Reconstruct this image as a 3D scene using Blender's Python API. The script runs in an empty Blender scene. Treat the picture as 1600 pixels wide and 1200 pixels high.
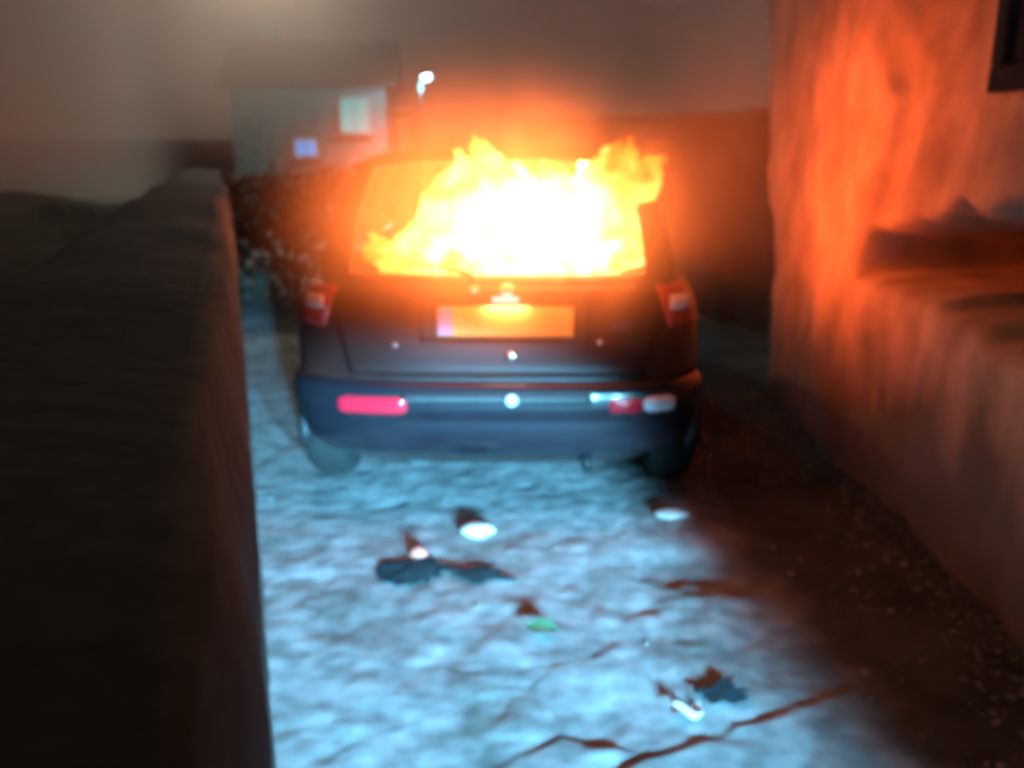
import bpy, bmesh, math, random
import numpy as np
from mathutils import Vector, Matrix
from mathutils import noise as mnoise

random.seed(7)
rng = np.random.default_rng(7)
R = math.radians
SC = bpy.context.scene
COL = SC.collection

# ------------------------------------------------------------------ camera, sky, light
cd = bpy.data.cameras.new('camera')
cam = bpy.data.objects.new('camera', cd)
COL.objects.link(cam)
cam.location = (0, 0, 1.55)
cam.rotation_euler = (R(90 - 15.6), 0, 0)
cd.sensor_width = 36.0
cd.lens = 31.5
cd.clip_start = 0.02
cd.clip_end = 1500
cd.dof.use_dof = True
cd.dof.focus_distance = 0.95
cd.dof.aperture_fstop = 3.5
SC.camera = cam

SC.view_settings.view_transform = 'Standard'
SC.view_settings.look = 'None'
SC.view_settings.exposure = 0.0
SC.view_settings.gamma = 1.0
SC.view_settings.use_curve_mapping = False
SC.render.engine = 'CYCLES'
SC.cycles.use_denoising = True
SC.cycles.max_bounces = 4
SC.cycles.use_light_tree = False
SC.cycles.diffuse_bounces = 3
SC.cycles.volume_bounces = 1
SC.cycles.transparent_max_bounces = 8
SC.cycles.filter_width = 3.5
SC.cycles.use_adaptive_sampling = True
SC.cycles.adaptive_threshold = 0.04
SC.cycles.volume_step_rate = 1.0
SC.cycles.volume_max_steps = 128
SC.cycles.sample_clamp_indirect = 6.0

SUN_EL, SUN_ROT = R(14), R(200)
w = bpy.data.worlds.new('World')
SC.world = w
w.use_nodes = True
nt = w.node_tree
nt.nodes.clear()
sky = nt.nodes.new('ShaderNodeTexSky')
sky.sky_type = 'NISHITA'
sky.sun_disc = False
sky.sun_elevation = SUN_EL
sky.sun_rotation = SUN_ROT
b1 = nt.nodes.new('ShaderNodeBackground')          # moonlit air, very faint
b1.inputs['Strength'].default_value = 0.004
nt.links.new(sky.outputs[0], b1.inputs['Color'])
b2 = nt.nodes.new('ShaderNodeBackground')          # even town glow on smoky cloud
b2.inputs['Color'].default_value = (0.060, 0.043, 0.034, 1)
b2.inputs['Strength'].default_value = 0.95
ad = nt.nodes.new('ShaderNodeAddShader')
wo = nt.nodes.new('ShaderNodeOutputWorld')
nt.links.new(b1.outputs[0], ad.inputs[0])
nt.links.new(b2.outputs[0], ad.inputs[1])
nt.links.new(ad.outputs[0], wo.inputs['Surface'])

sl = bpy.data.lights.new('moon', 'SUN')            # moonlight
sl.energy = 0.012
sl.angle = R(10)
sl.color = (0.75, 0.85, 1.0)
so = bpy.data.objects.new('moon', sl)
COL.objects.link(so)
so.rotation_euler = (R(90) - SUN_EL, 0, R(20))

LANE = R(17.0)                                     # the lane runs 17 degrees left of the view
DIR = Vector((-math.sin(LANE), math.cos(LANE), 0))
RGT = Vector((math.cos(LANE), math.sin(LANE), 0))

def lane(s, o, z=0.0):
    return Vector((DIR.x * s + RGT.x * o, DIR.y * s + RGT.y * o, z))

# unseen head lamp behind the camera, and a second one added as cool fill
for hx, hy in ((1.86, -5.70), (3.00, -5.36)):
    hl = bpy.data.lights.new('head_and_fill_lamp', 'SPOT')
    hl.energy = 21000
    hl.color = (0.17, 0.62, 1.0)
    hl.spot_size = R(15.8)
    hl.spot_blend = 0.32
    hl.shadow_soft_size = 0.16
    ho = bpy.data.objects.new('head_and_fill_lamp', hl)
    COL.objects.link(ho)
    ho.location = (hx, hy, 1.45)
    ho.scale = (1.0, 0.58, 1.0)                          # dipped beam: wider than high
    tgt = Vector((-0.66, 3.45, 0.0))
    ho.rotation_euler = (tgt - ho.location).to_track_quat('-Z', 'Y').to_euler()

# ------------------------------------------------------------------ helpers
def link(name, me, mat=None, parent=None, smooth=False):
    o = bpy.data.objects.new(name, me)
    COL.objects.link(o)
    if mat:
        me.materials.append(mat)
    if parent:
        o.parent = parent
    if smooth:
        me.polygons.foreach_set('use_smooth', [True] * len(me.polygons))
    return o

def pyd(name, v, f, mat=None, parent=None, smooth=False):
    me = bpy.data.meshes.new(name)
    me.from_pydata([tuple(p) for p in v], [], f)
    me.update()
    return link(name, me, mat, parent, smooth)

def bmo(name, bm, mat=None, parent=None, smooth=False):
    bmesh.ops.recalc_face_normals(bm, faces=bm.faces)
    me = bpy.data.meshes.new(name)
    bm.to_mesh(me)
    bm.free()
    return link(name, me, mat, parent, smooth)

def tag(o, label, cat, group=None):
    o['label'] = label
    o['category'] = cat
    if group:
        o['group'] = group
    return o

def thing(name, label, cat, loc=(0, 0, 0), rz=0, group=None):
    o = bpy.data.objects.new(name, None)
    COL.objects.link(o)
    o.empty_display_size = 0.1
    o.location = loc
    o.rotation_euler = (0, 0, rz)
    return tag(o, label, cat, group)

def kind(o, k):
    o['kind'] = k
    return o

def box_bm(sx, sy, sz, c=(0, 0, 0), bev=0.0, seg=2, bm=None):
    b = bmesh.new()
    bmesh.ops.create_cube(b, size=1)
    for v in b.verts:
        v.co = Vector((v.co.x * sx, v.co.y * sy, v.co.z * sz))
    if bev:
        bmesh.ops.bevel(b, geom=b.edges[:], offset=bev, segments=seg, affect='EDGES', profile=0.6)
    for v in b.verts:
        v.co += Vector(c)
    if bm is None:
        return b
    me = bpy.data.meshes.new('t')
    b.to_mesh(me)
    b.free()
    bm.from_mesh(me)
    bpy.data.meshes.remove(me)
    return bm

def tube_bm(pts, rad, n=10, bm=None, cap=True):
    bm = bm or bmesh.new()
    rings = []
    for i, p in enumerate(pts):
        p = Vector(p)
        a = Vector(pts[max(i - 1, 0)])
        b = Vector(pts[min(i + 1, len(pts) - 1)])
        d = (b - a).normalized()
        u = d.cross(Vector((0, 0, 1)) if abs(d.z) < 0.9 else Vector((1, 0, 0))).normalized()
        v = d.cross(u)
        r = rad[i] if isinstance(rad, (list, tuple)) else rad
        rings.append([bm.verts.new(p + (u * math.cos(2 * math.pi * k / n) + v * math.sin(2 * math.pi * k / n)) * r) for k in range(n)])
    for a, b in zip(rings, rings[1:]):
        for k in range(n):
            bm.faces.new((a[k], a[(k + 1) % n], b[(k + 1) % n], b[k]))
    if cap:
        bm.faces.new(rings[0])
        bm.faces.new(rings[-1])
    return bm

def lathe_bm(prof, n=24, axis='Z', bm=None):
    """prof: list of (radius, height); closed at the ends when the radius is 0"""
    bm = bm or bmesh.new()
    rings = []
    for r, h in prof:
        ring = []
        for k in range(n):
            a = 2 * math.pi * k / n
            p = (r * math.cos(a), r * math.sin(a), h)
            if axis == 'X':
                p = (p[2], p[0], p[1])
            elif axis == 'Y':
                p = (p[0], p[2], p[1])
            ring.append(bm.verts.new(p))
        rings.append(ring)
    for a, b in zip(rings, rings[1:]):
        for k in range(n):
            bm.faces.new((a[k], a[(k + 1) % n], b[(k + 1) % n], b[k]))
    bm.faces.new(rings[0])
    bm.faces.new(rings[-1])
    bmesh.ops.remove_doubles(bm, verts=bm.verts, dist=1e-6)
    return bm

def vnoise(x, y, seed=0):
    """smooth value noise on numpy arrays, -1..1"""
    xi = np.floor(x).astype(np.int64)
    yi = np.floor(y).astype(np.int64)
    fx, fy = x - xi, y - yi
    fx = fx * fx * fx * (fx * (fx * 6 - 15) + 10)
    fy = fy * fy * fy * (fy * (fy * 6 - 15) + 10)
    def hsh(a, b):
        h = (a * 374761393 + b * 668265263 + seed * 1274126177) & 0xffffffff
        h = ((h ^ (h >> 13)) * 1274126177) & 0xffffffff
        h = h ^ (h >> 16)
        return (h & 0xffff) / 32767.5 - 1
    a, b = hsh(xi, yi), hsh(xi + 1, yi)
    c, d = hsh(xi, yi + 1), hsh(xi + 1, yi + 1)
    return (a * (1 - fx) + b * fx) * (1 - fy) + (c * (1 - fx) + d * fx) * fy

def fbm(x, y, sc, oct=4, seed=0, gain=0.5):
    t = np.zeros_like(x)
    a = 1.0
    for i in range(oct):
        ca, sa = math.cos(i * 0.9), math.sin(i * 0.9)
        t = t + a * vnoise((x * ca - y * sa) * sc, (x * sa + y * ca) * sc, seed + i * 17)
        a *= gain
        sc *= 2.03
    return t

def grid_faces(nr, nc):
    i = np.arange((nr - 1) * (nc - 1))
    r, c = i // (nc - 1), i % (nc - 1)
    a = r * nc + c
    return np.stack([a, a + 1, a + nc + 1, a + nc], 1).tolist()

# ------------------------------------------------------------------ materials
def new_mat(name):
    m = bpy.data.materials.new(name)
    m.use_nodes = True
    return m, m.node_tree, m.node_tree.nodes['Principled BSDF']

def plain(name, col, rough=0.6, metal=0.0, coat=0.0, spec=0.5, var=0.0, scale=8.0, bump=0.0):
    m, t, p = new_mat(name)
    p.inputs['Base Color'].default_value = (*col, 1)
    p.inputs['Roughness'].default_value = rough
    p.inputs['Metallic'].default_value = metal
    p.inputs['Coat Weight'].default_value = coat
    p.inputs['Coat Roughness'].default_value = 0.08
    p.inputs['Specular IOR Level'].default_value = spec
    if var or bump:
        tc = t.nodes.new('ShaderNodeTexCoord')
        n = t.nodes.new('ShaderNodeTexNoise')
        n.inputs['Scale'].default_value = scale
        n.inputs['Detail'].default_value = 6
        t.links.new(tc.outputs['Object'], n.inputs['Vector'])
        if var:
            r = t.nodes.new('ShaderNodeValToRGB')
            r.color_ramp.elements[0].position = 0.3
            r.color_ramp.elements[1].position = 0.7
            r.color_ramp.elements[0].color = (*[c * (1 - var) for c in col], 1)
            r.color_ramp.elements[1].color = (*[min(1, c * (1 + var)) for c in col], 1)
            t.links.new(n.outputs['Fac'], r.inputs['Fac'])
            t.links.new(r.outputs['Color'], p.inputs['Base Color'])
        if bump:
            b = t.nodes.new('ShaderNodeBump')
            b.inputs['Strength'].default_value = bump
            b.inputs['Distance'].default_value = 0.02
            t.links.new(n.outputs['Fac'], b.inputs['Height'])
            t.links.new(b.outputs['Normal'], p.inputs['Normal'])
    return m

def emit(name, col, strength):
    m = bpy.data.materials.new(name)
    m.use_nodes = True
    t = m.node_tree
    t.nodes.clear()
    e = t.nodes.new('ShaderNodeEmission')
    e.inputs['Color'].default_value = (*col, 1)
    e.inputs['Strength'].default_value = strength
    o = t.nodes.new('ShaderNodeOutputMaterial')
    t.links.new(e.outputs[0], o.inputs['Surface'])
    return m

def ramp_mat(name, stops, scale, rough=0.9, bump=0.4, dist=0.02, scale2=None, dark=0.5, vscale=(1, 1, 1)):
    """stone / soil: coarse noise picks the colour, finer noise mottles it and bumps it"""
    m, t, p = new_mat(name)
    tc = t.nodes.new('ShaderNodeTexCoord')
    mp = t.nodes.new('ShaderNodeMapping')
    mp.inputs['Scale'].default_value = vscale
    t.links.new(tc.outputs['Object'], mp.inputs['Vector'])
    n = t.nodes.new('ShaderNodeTexNoise')
    n.inputs['Scale'].default_value = scale
    n.inputs['Detail'].default_value = 8
    n.inputs['Roughness'].default_value = 0.6
    n.inputs['Distortion'].default_value = 0.4
    t.links.new(mp.outputs[0], n.inputs['Vector'])
    r = t.nodes.new('ShaderNodeValToRGB')
    el = r.color_ramp.elements
    while len(el) < len(stops):
        el.new(0.5)
    for e, (pos, c) in zip(el, stops):
        e.position = pos
        e.color = (*c, 1)
    t.links.new(n.outputs['Fac'], r.inputs['Fac'])
    n2 = t.nodes.new('ShaderNodeTexNoise')
    n2.inputs['Scale'].default_value = scale2 or scale * 7
    n2.inputs['Detail'].default_value = 5
    t.links.new(mp.outputs[0], n2.inputs['Vector'])
    mr = t.nodes.new('ShaderNodeMapRange')
    mr.inputs['From Min'].default_value = 0.3
    mr.inputs['From Max'].default_value = 0.7
    mr.inputs['To Min'].default_value = 1 - dark
    mr.inputs['To Max'].default_value = 1.0
    t.links.new(n2.outputs['Fac'], mr.inputs['Value'])
    mx = t.nodes.new('ShaderNodeMix')
    mx.data_type = 'RGBA'
    mx.blend_type = 'MULTIPLY'
    mx.inputs['Factor'].default_value = 1.0
    t.links.new(r.outputs['Color'], mx.inputs['A'])
    t.links.new(mr.outputs['Result'], mx.inputs['B'])
    t.links.new(mx.outputs['Result'], p.inputs['Base Color'])
    b = t.nodes.new('ShaderNodeBump')
    b.inputs['Strength'].default_value = bump
    b.inputs['Distance'].default_value = dist
    t.links.new(n2.outputs['Fac'], b.inputs['Height'])
    t.links.new(b.outputs['Normal'], p.inputs['Normal'])
    p.inputs['Roughness'].default_value = rough
    p.inputs['Specular IOR Level'].default_value = 0.25
    return m

M = {}
M['ground'] = ramp_mat('broken_concrete', [(0.30, (0.22, 0.23, 0.21)), (0.46, (0.35, 0.36, 0.35)), (0.60, (0.42, 0.43, 0.42)), (0.75, (0.50, 0.50, 0.48))], 2.6, bump=0.18, dist=0.008, scale2=10, dark=0.55)
def add_ground_shade(m):  # darkens the ground at right and far off: shade put into its colour
    t = m.node_tree
    p = t.nodes['Principled BSDF']
    src = p.inputs['Base Color'].links[0].from_socket
    tc = t.nodes.new('ShaderNodeTexCoord')
    sx = t.nodes.new('ShaderNodeSeparateXYZ')
    n = t.nodes.new('ShaderNodeTexNoise')
    n.inputs['Scale'].default_value = 3.0
    n.inputs['Detail'].default_value = 5
    t.links.new(tc.outputs['Object'], sx.inputs[0])
    t.links.new(tc.outputs['Object'], n.inputs['Vector'])
    a = t.nodes.new('ShaderNodeMath'); a.operation = 'MULTIPLY_ADD'          # x + 0.7 * noise
    a.inputs[1].default_value = 0.7
    t.links.new(n.outputs['Fac'], a.inputs[0]); t.links.new(sx.outputs['X'], a.inputs[2])
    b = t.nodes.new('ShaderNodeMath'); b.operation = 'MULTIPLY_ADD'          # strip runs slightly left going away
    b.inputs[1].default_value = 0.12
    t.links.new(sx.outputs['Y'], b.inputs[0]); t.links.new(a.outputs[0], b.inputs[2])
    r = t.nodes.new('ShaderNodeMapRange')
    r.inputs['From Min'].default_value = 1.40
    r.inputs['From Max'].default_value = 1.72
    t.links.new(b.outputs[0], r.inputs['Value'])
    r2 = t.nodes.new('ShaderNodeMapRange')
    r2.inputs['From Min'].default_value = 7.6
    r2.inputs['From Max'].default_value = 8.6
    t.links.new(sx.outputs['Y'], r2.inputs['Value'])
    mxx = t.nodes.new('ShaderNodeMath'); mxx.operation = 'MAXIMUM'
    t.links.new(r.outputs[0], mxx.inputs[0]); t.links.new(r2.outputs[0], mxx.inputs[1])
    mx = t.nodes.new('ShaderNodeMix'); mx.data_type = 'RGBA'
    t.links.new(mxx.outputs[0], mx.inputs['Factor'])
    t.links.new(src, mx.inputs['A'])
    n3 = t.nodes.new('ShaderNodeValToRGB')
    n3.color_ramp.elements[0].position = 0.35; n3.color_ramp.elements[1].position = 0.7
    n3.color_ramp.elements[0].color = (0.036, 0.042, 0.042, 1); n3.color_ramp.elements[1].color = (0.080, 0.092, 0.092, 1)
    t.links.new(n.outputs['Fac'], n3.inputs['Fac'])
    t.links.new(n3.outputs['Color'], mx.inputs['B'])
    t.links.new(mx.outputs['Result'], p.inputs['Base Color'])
add_ground_shade(M['ground'])
M['wall'] = ramp_mat('lime_render', [(0.28, (0.28, 0.18, 0.13)), (0.45, (0.42, 0.29, 0.21)), (0.58, (0.50, 0.35, 0.26)), (0.76, (0.58, 0.43, 0.34))], 1.7, bump=0.22, dist=0.02, scale2=5, dark=0.40, vscale=(1, 1.2, 0.8))
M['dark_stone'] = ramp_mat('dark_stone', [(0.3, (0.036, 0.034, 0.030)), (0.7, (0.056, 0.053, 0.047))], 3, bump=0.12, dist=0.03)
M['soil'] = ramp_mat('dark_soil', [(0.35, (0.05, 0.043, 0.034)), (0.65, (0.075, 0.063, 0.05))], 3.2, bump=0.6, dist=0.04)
M['paint'] = plain('dark_car_paint', (0.034, 0.009, 0.007), rough=0.36, coat=0.6, var=0.25, scale=5)
M['scorched'] = plain('scorched_paint', (0.020, 0.014, 0.012), rough=0.85, var=0.5, scale=7, bump=0.15)
M['bumper'] = plain('bumper_paint', (0.010, 0.009, 0.013), rough=0.30, coat=0.7, var=0.2, scale=9)
M['plastic'] = plain('black_plastic', (0.015, 0.015, 0.016), rough=0.55, var=0.3, scale=30)
M['rubber'] = plain('tyre_rubber', (0.012, 0.012, 0.012), rough=0.85, bump=0.2, scale=60)
M['alloy'] = plain('wheel_metal', (0.35, 0.35, 0.36), rough=0.4, metal=0.9)
M['chrome'] = plain('chrome', (0.85, 0.85, 0.86), rough=0.22, metal=1.0)
M['whitelens'] = plain('clear_lens', (0.75, 0.77, 0.80), rough=0.18, coat=1.0)
M['redlens'] = plain('red_lens', (0.62, 0.012, 0.030), rough=0.2, coat=1.0)
M['redtail'] = plain('smoked_red_lens', (0.34, 0.020, 0.018), rough=0.18, coat=1.0)
M['char'] = plain('charred_trim', (0.010, 0.009, 0.008), rough=0.9, var=0.5, scale=12)
M['plate'] = plain('yellow_plate', (0.95, 0.70, 0.15), rough=0.42, coat=0.3, var=0.06, scale=14)
M['plateblue'] = plain('blue_plate_band', (0.50, 0.55, 0.80), rough=0.4, coat=0.3)
def flame_mat(name):
    # hottest low in the middle of the window, cooling to yellow and orange towards the torn tips
    m = bpy.data.materials.new(name)
    m.use_nodes = True
    t = m.node_tree
    t.nodes.clear()
    tc = t.nodes.new('ShaderNodeTexCoord')
    sb = t.nodes.new('ShaderNodeVectorMath'); sb.operation = 'SUBTRACT'
    sb.inputs[1].default_value = (0.10, 0.45, 0.18)
    t.links.new(tc.outputs['Object'], sb.inputs[0])
    dv = t.nodes.new('ShaderNodeVectorMath'); dv.operation = 'DIVIDE'
    dv.inputs[1].default_value = (0.66, 0.5, 0.40)
    t.links.new(sb.outputs[0], dv.inputs[0])
    ln = t.nodes.new('ShaderNodeVectorMath'); ln.operation = 'LENGTH'
    t.links.new(dv.outputs[0], ln.inputs[0])
    n = t.nodes.new('ShaderNodeTexNoise')
    n.inputs['Scale'].default_value = 7.0
    n.inputs['Detail'].default_value = 4
    n.inputs['Distortion'].default_value = 0.8
    t.links.new(tc.outputs['Object'], n.inputs['Vector'])
    a = t.nodes.new('ShaderNodeMath'); a.operation = 'MULTIPLY_ADD'
    a.inputs[1].default_value = 0.9
    t.links.new(n.outputs['Fac'], a.inputs[0]); t.links.new(ln.outputs['Value'], a.inputs[2])
    r = t.nodes.new('ShaderNodeValToRGB')
    el = r.color_ramp.elements
    el[0].position, el[0].color = 0.55, (1.0, 0.36, 0.14, 1)
    el[1].position, el[1].color = 0.72, (0.42, 0.13, 0.025, 1)
    e3 = el.new(0.86); e3.color = (0.24, 0.052, 0.005, 1)
    e4 = el.new(0.97); e4.color = (0.12, 0.016, 0.001, 1)
    mr = t.nodes.new('ShaderNodeMapRange')
    mr.inputs['From Max'].default_value = 1.7
    t.links.new(a.outputs[0], mr.inputs['Value'])
    t.links.new(mr.outputs[0], r.inputs['Fac'])
    e = t.nodes.new('ShaderNodeEmission')
    e.inputs['Strength'].default_value = 9.5
    t.links.new(r.outputs['Color'], e.inputs['Color'])
    o = t.nodes.new('ShaderNodeOutputMaterial')
    t.links.new(e.outputs[0], o.inputs['Surface'])
    return m
M['fire'] = flame_mat('flame')
M['firecore'] = emit('flame_core', (1.0, 0.135, 0.020), 170.0)
M['platelamp'] = emit('plate_lamp_lens', (1.0, 0.92, 0.85), 1.0)
M['shutter'] = plain('dark_shutter', (0.010, 0.013, 0.022), rough=0.9, spec=0.1, var=0.2, scale=10)
M['iron'] = plain('dark_iron', (0.012, 0.012, 0.012), rough=0.6, metal=0.4)
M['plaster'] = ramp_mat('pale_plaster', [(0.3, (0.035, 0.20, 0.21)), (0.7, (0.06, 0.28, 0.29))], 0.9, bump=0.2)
M['tile'] = plain('roof_tile', (0.10, 0.05, 0.035), rough=0.85, var=0.3, scale=6)
M['frame'] = plain('window_frame', (0.30, 0.32, 0.32), rough=0.6)
M['litpane'] = emit('lit_pane', (0.06, 0.72, 0.74), 0.95)
M['bluepane'] = emit('blue_lit_pane', (0.01, 0.42, 1.0), 0.9)
M['lamp'] = emit('cold_lamp', (0.62, 0.80, 1.0), 22.0)
M['glowlamp'] = emit('added_glow_lamp', (1.0, 0.86, 0.66), 10.0)
M['leaf'] = plain('shrub_leaf', (0.020, 0.024, 0.013), rough=0.7, var=0.35, scale=3)
M['bark'] = plain('bark', (0.07, 0.05, 0.035), rough=0.9, var=0.3, scale=9)
M['palestone'] = plain('pale_stone', (0.72, 0.66, 0.62), rough=0.8, var=0.12, scale=14, bump=0.3)
M['greystone'] = plain('grey_stone', (0.40, 0.41, 0.41), rough=0.85, var=0.2, scale=14, bump=0.4)
M['grit'] = plain('grit', (0.22, 0.22, 0.21), rough=0.9, var=0.4, scale=9)
M['redbit'] = plain('red_brick_bit', (0.62, 0.16, 0.12), rough=0.7, var=0.2, scale=20)
M['green'] = plain('green_leaf_bit', (0.03, 0.16, 0.08), rough=0.5, var=0.2, scale=20)
M['scrap'] = plain('white_paper_scrap', (0.78, 0.80, 0.82), rough=0.8)
M['darkpatch'] = plain('dark_patch_colour', (0.028, 0.075, 0.09), rough=0.75, var=0.4, scale=18)
M['wood'] = plain('weathered_wood', (0.30, 0.22, 0.16), rough=0.85, var=0.3, scale=7)

# ------------------------------------------------------------------ ground
def spaced(a, b, step, far0, far1, grow=1.35):
    mid = list(np.arange(a, b + 1e-6, step))
    lo, hi = [], []
    d, x = step, a
    while x > far0:
        d *= grow
        x -= d
        lo.append(x)
    d, x = step, b
    while x < far1:
        d *= grow
        x += d
        hi.append(x)
    return np.array(lo[::-1] + mid + hi)

def seg_dist(X, Y, pts):
    best = np.full_like(X, 1e9)
    side = np.ones_like(X)
    for (x0, y0), (x1, y1) in zip(pts, pts[1:]):
        dx, dy = x1 - x0, y1 - y0
        t = np.clip(((X - x0) * dx + (Y - y0) * dy) / (dx * dx + dy * dy), 0, 1)
        d = np.hypot(X - x0 - t * dx, Y - y0 - t * dy)
        c = np.sign((Y - y0) * dx - (X - x0) * dy)
        side = np.where(d < best, c, side)
        best = np.minimum(best, d)
    return best, side

CRACKS = [
    ([(-0.06, 1.90), (0.02, 1.99), (0.12, 2.065), (0.237, 2.02)], 0.018, 0.035),
    ([(0.28, 1.90), (0.36, 1.97), (0.46, 2.02), (0.574, 2.094), (0.72, 2.15), (0.92, 2.24)], 0.018, 0.045),
    ([(0.18, 3.20), (0.40, 3.30), (0.62, 3.41)], 0.016, 0.022),
    ([(0.27, 2.44), (0.33, 2.54), (0.42, 2.70), (0.56, 2.80), (0.74, 2.84)], 0.014, 0.020),
    ([(0.22, 2.88), (0.30, 2.98), (0.44, 3.02)], 0.013, 0.016),
    ([(0.05, 3.62), (0.14, 3.70)], 0.016, 0.018),
    ([(-0.16, 2.36), (0.0, 2.33), (0.14, 2.38)], 0.014, 0.018),
    ([(-0.62, 3.55), (-0.42, 3.60)], 0.016, 0.012),
    ([(0.02, 2.20), (0.06, 2.26)], 0.020, 0.022),
    ([(-0.42, 2.00), (-0.33, 2.07)], 0.016, 0.016),
    ([(-1.25, 4.9), (-0.75, 4.6)], 0.03, 0.016),
]

def ground_z(X, Y):
    n1 = fbm(X, Y, 1.1, 3, 3)
    n2 = fbm(X + 0.05 * n1, Y, 4.2, 3, 11)
    lump = np.abs(vnoise(X * 5.3 + 9, Y * 4.6, 31)) 
    lump2 = np.abs(vnoise(X * 11 + 2, Y * 10, 77))
    z = 0.009 * n1 + 0.0046 * n2 - 0.002 * (1 - np.clip(lump * 3, 0, 1)) + 0.0007 * fbm(X, Y, 19, 2, 91) + 0.004 * np.clip(vnoise(X * 13 + 4, Y * 12, 95) - 0.35, 0, 1)
    wx = X + 0.02 * vnoise(X * 14, Y * 14, 5)
    wy = Y + 0.02 * vnoise(X * 14, Y * 14, 8)
    for pts, wd, dp in CRACKS:
        d, side = seg_dist(wx, wy, pts)
        ds = d * side                                       # > 0 beyond the broken edge
        z = z - 0.13 * dp / (1 + np.exp(np.clip(-ds / 0.005, -40, 40))) * np.exp(-np.clip(d - wd, 0, None) / 0.07)
    r2 = ((wx - 0.70) / 0.22) ** 2 + ((wy - 3.02) / 0.13) ** 2
    z = z - 0.030 * np.exp(-r2 ** 1.3)
    fade = np.exp(-(np.clip(np.abs(X) - 3, 0, None) + np.clip(Y - 9, 0, None)) / 4)
    return z * np.clip(fade, 0.0, 1)

gx = spaced(-1.7, 1.7, 0.0095, -260, 260)
gy = spaced(1.7, 4.0, 0.0095, -60, 420, 1.25)
GX, GY = np.meshgrid(gx, gy)
GZ = ground_z(GX, GY)
GZ = GZ - 0.035 * np.clip(GY - 10, 0, 30)            # the lane drops away downhill
ground = pyd('ground', np.stack([GX.ravel(), GY.ravel(), GZ.ravel()], 1), grid_faces(len(gy), len(gx)), M['ground'], smooth=True)
kind(ground, 'structure')

def gz(x, y):
    return float(ground_z(np.array([[x]], float), np.array([[y]], float))[0, 0])

# ------------------------------------------------------------------ left retaining wall, bank behind
lw = thing('retaining_wall', 'low dark stone retaining wall edging the lane on the left', 'wall')
WT = 1.33
def wall_run(s0, s1, o0, o1, thick, top, seed):
    n = max(6, int((s1 - s0) / 0.05))
    nz, nt_ = 12, 10
    v, f = [], []
    for i in range(n + 1):
        s = s0 + (s1 - s0) * i / n
        o = o0 + (o1 - o0) * i / n
        tp = top + 0.014 * mnoise.noise(Vector((s * 1.7, 3, seed))) - 0.006
        for j in range(nz + 1):
            z = -0.25 + (tp + 0.25) * j / nz
            d = 0.012 * mnoise.noise(Vector((s * 3, z * 4, seed))) + 0.005 * mnoise.noise(Vector((s * 13, z * 9, seed))) - 0.012
            if j == nz:
                d -= 0.02
            v.append(lane(s, o + d, z))
        for j in range(1, nt_):                             # rough, slightly domed top
            u = j / nt_
            v.append(lane(s, o - 0.03 - (thick - 0.03) * u, tp + 0.012 * math.sin(math.pi * u) + 0.008 * mnoise.noise(Vector((s * 2.5, u * 2, seed))) + 0.002 * mnoise.noise(Vector((s * 9, u * 7, seed)))))
        for j in range(nz, -1, -1):
            z = -0.25 + (tp + 0.25) * j / nz
            v.append(lane(s, o - thick, z))
    m = 2 * (nz + 1) + nt_ - 1
    for i in range(n):
        for j in range(m):
            a, b = i * m + j, i * m + (j + 1) % m
            f.append((a, b, b + m, a + m))
    f.append(tuple(range(m)))
    f.append(tuple(n * m + k for k in range(m)))
    return pyd('masonry', v, f, M['dark_stone'], lw, True)
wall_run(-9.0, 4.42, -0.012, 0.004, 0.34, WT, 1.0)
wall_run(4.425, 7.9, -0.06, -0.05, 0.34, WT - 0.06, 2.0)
# dark bank of earth behind the wall
ss = spaced(-2, 9, 0.10, -30, 160, 1.3)
oo = -0.3 - np.concatenate([np.arange(0, 5, 0.1), 5 * 1.25 ** np.arange(0, 16)])
S, O = np.meshgrid(ss, oo)
BZ = 0.98 + 0.10 * fbm(S, O, 0.8, 4, 21) + 0.03 * fbm(S, O, 5, 2, 23) - 0.055 * np.clip(S - 7.5, 0, 30) - 0.012 * np.clip(-O - 2, 0, 60)
BX = DIR.x * S + RGT.x * O
BY = DIR.y * S + RGT.y * O
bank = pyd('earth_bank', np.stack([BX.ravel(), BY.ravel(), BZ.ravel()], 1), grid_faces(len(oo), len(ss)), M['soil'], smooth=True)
kind(bank, 'structure')

# ------------------------------------------------------------------ right-hand rendered stone wall
def wall_x(Y, Z):
    """inner face of the wall as a height field: x at (y, z)"""
    base = 1.60 + 0.035 * (Y - 3.5) * 0 - 0.0 * Y
    x = base + 0.05 * np.clip(Z, 0, 4)                      # batter: leans back
    x = x + 0.040 * fbm(Y, Z * 0.7, 1.4, 3, 51) + 0.008 * fbm(Y, Z, 7, 2, 57)
    # ledge sloping down towards the viewer, ragged hollow above it
    wob = 0.035 * vnoise(Y * 3.1, Z * 0 + 1.0, 61) + 0.022 * vnoise(Y * 9.0, Z * 0 + 2.0, 62)
    run = np.clip(4.15 - Y, 0, 3)
    led = 0.96 - 0.03 * run + wob
    near = 1 / (1 + np.exp(np.clip((Y - 4.12 - 0.06 * vnoise(Z * 6, Y * 0 + 3, 63)) * 60, -40, 40)))
    set_b = 1 / (1 + np.exp(np.clip(-(Z - led) * 70, -40, 40)))
    top = led + 0.16 + 0.19 * np.clip(run, 0, 1.1) + 0.07 * vnoise(Y * 4, Z * 0 + 5, 67) + 0.03 * vnoise(Y * 12, Z * 0 + 5, 68)
    hole = near * set_b / (1 + np.exp(np.clip((Z - top) * 90, -40, 40)))
    x = x + 0.06 * near * set_b + 0.90 * hole
    win_ = 1 / (1 + np.exp(np.clip((np.maximum(np.abs(Y - 2.78) - 0.60, np.abs(Z - 2.32) - 0.62)) * 60, -40, 40)))
    return x * (1 - win_) + 1.76 * win_

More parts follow.
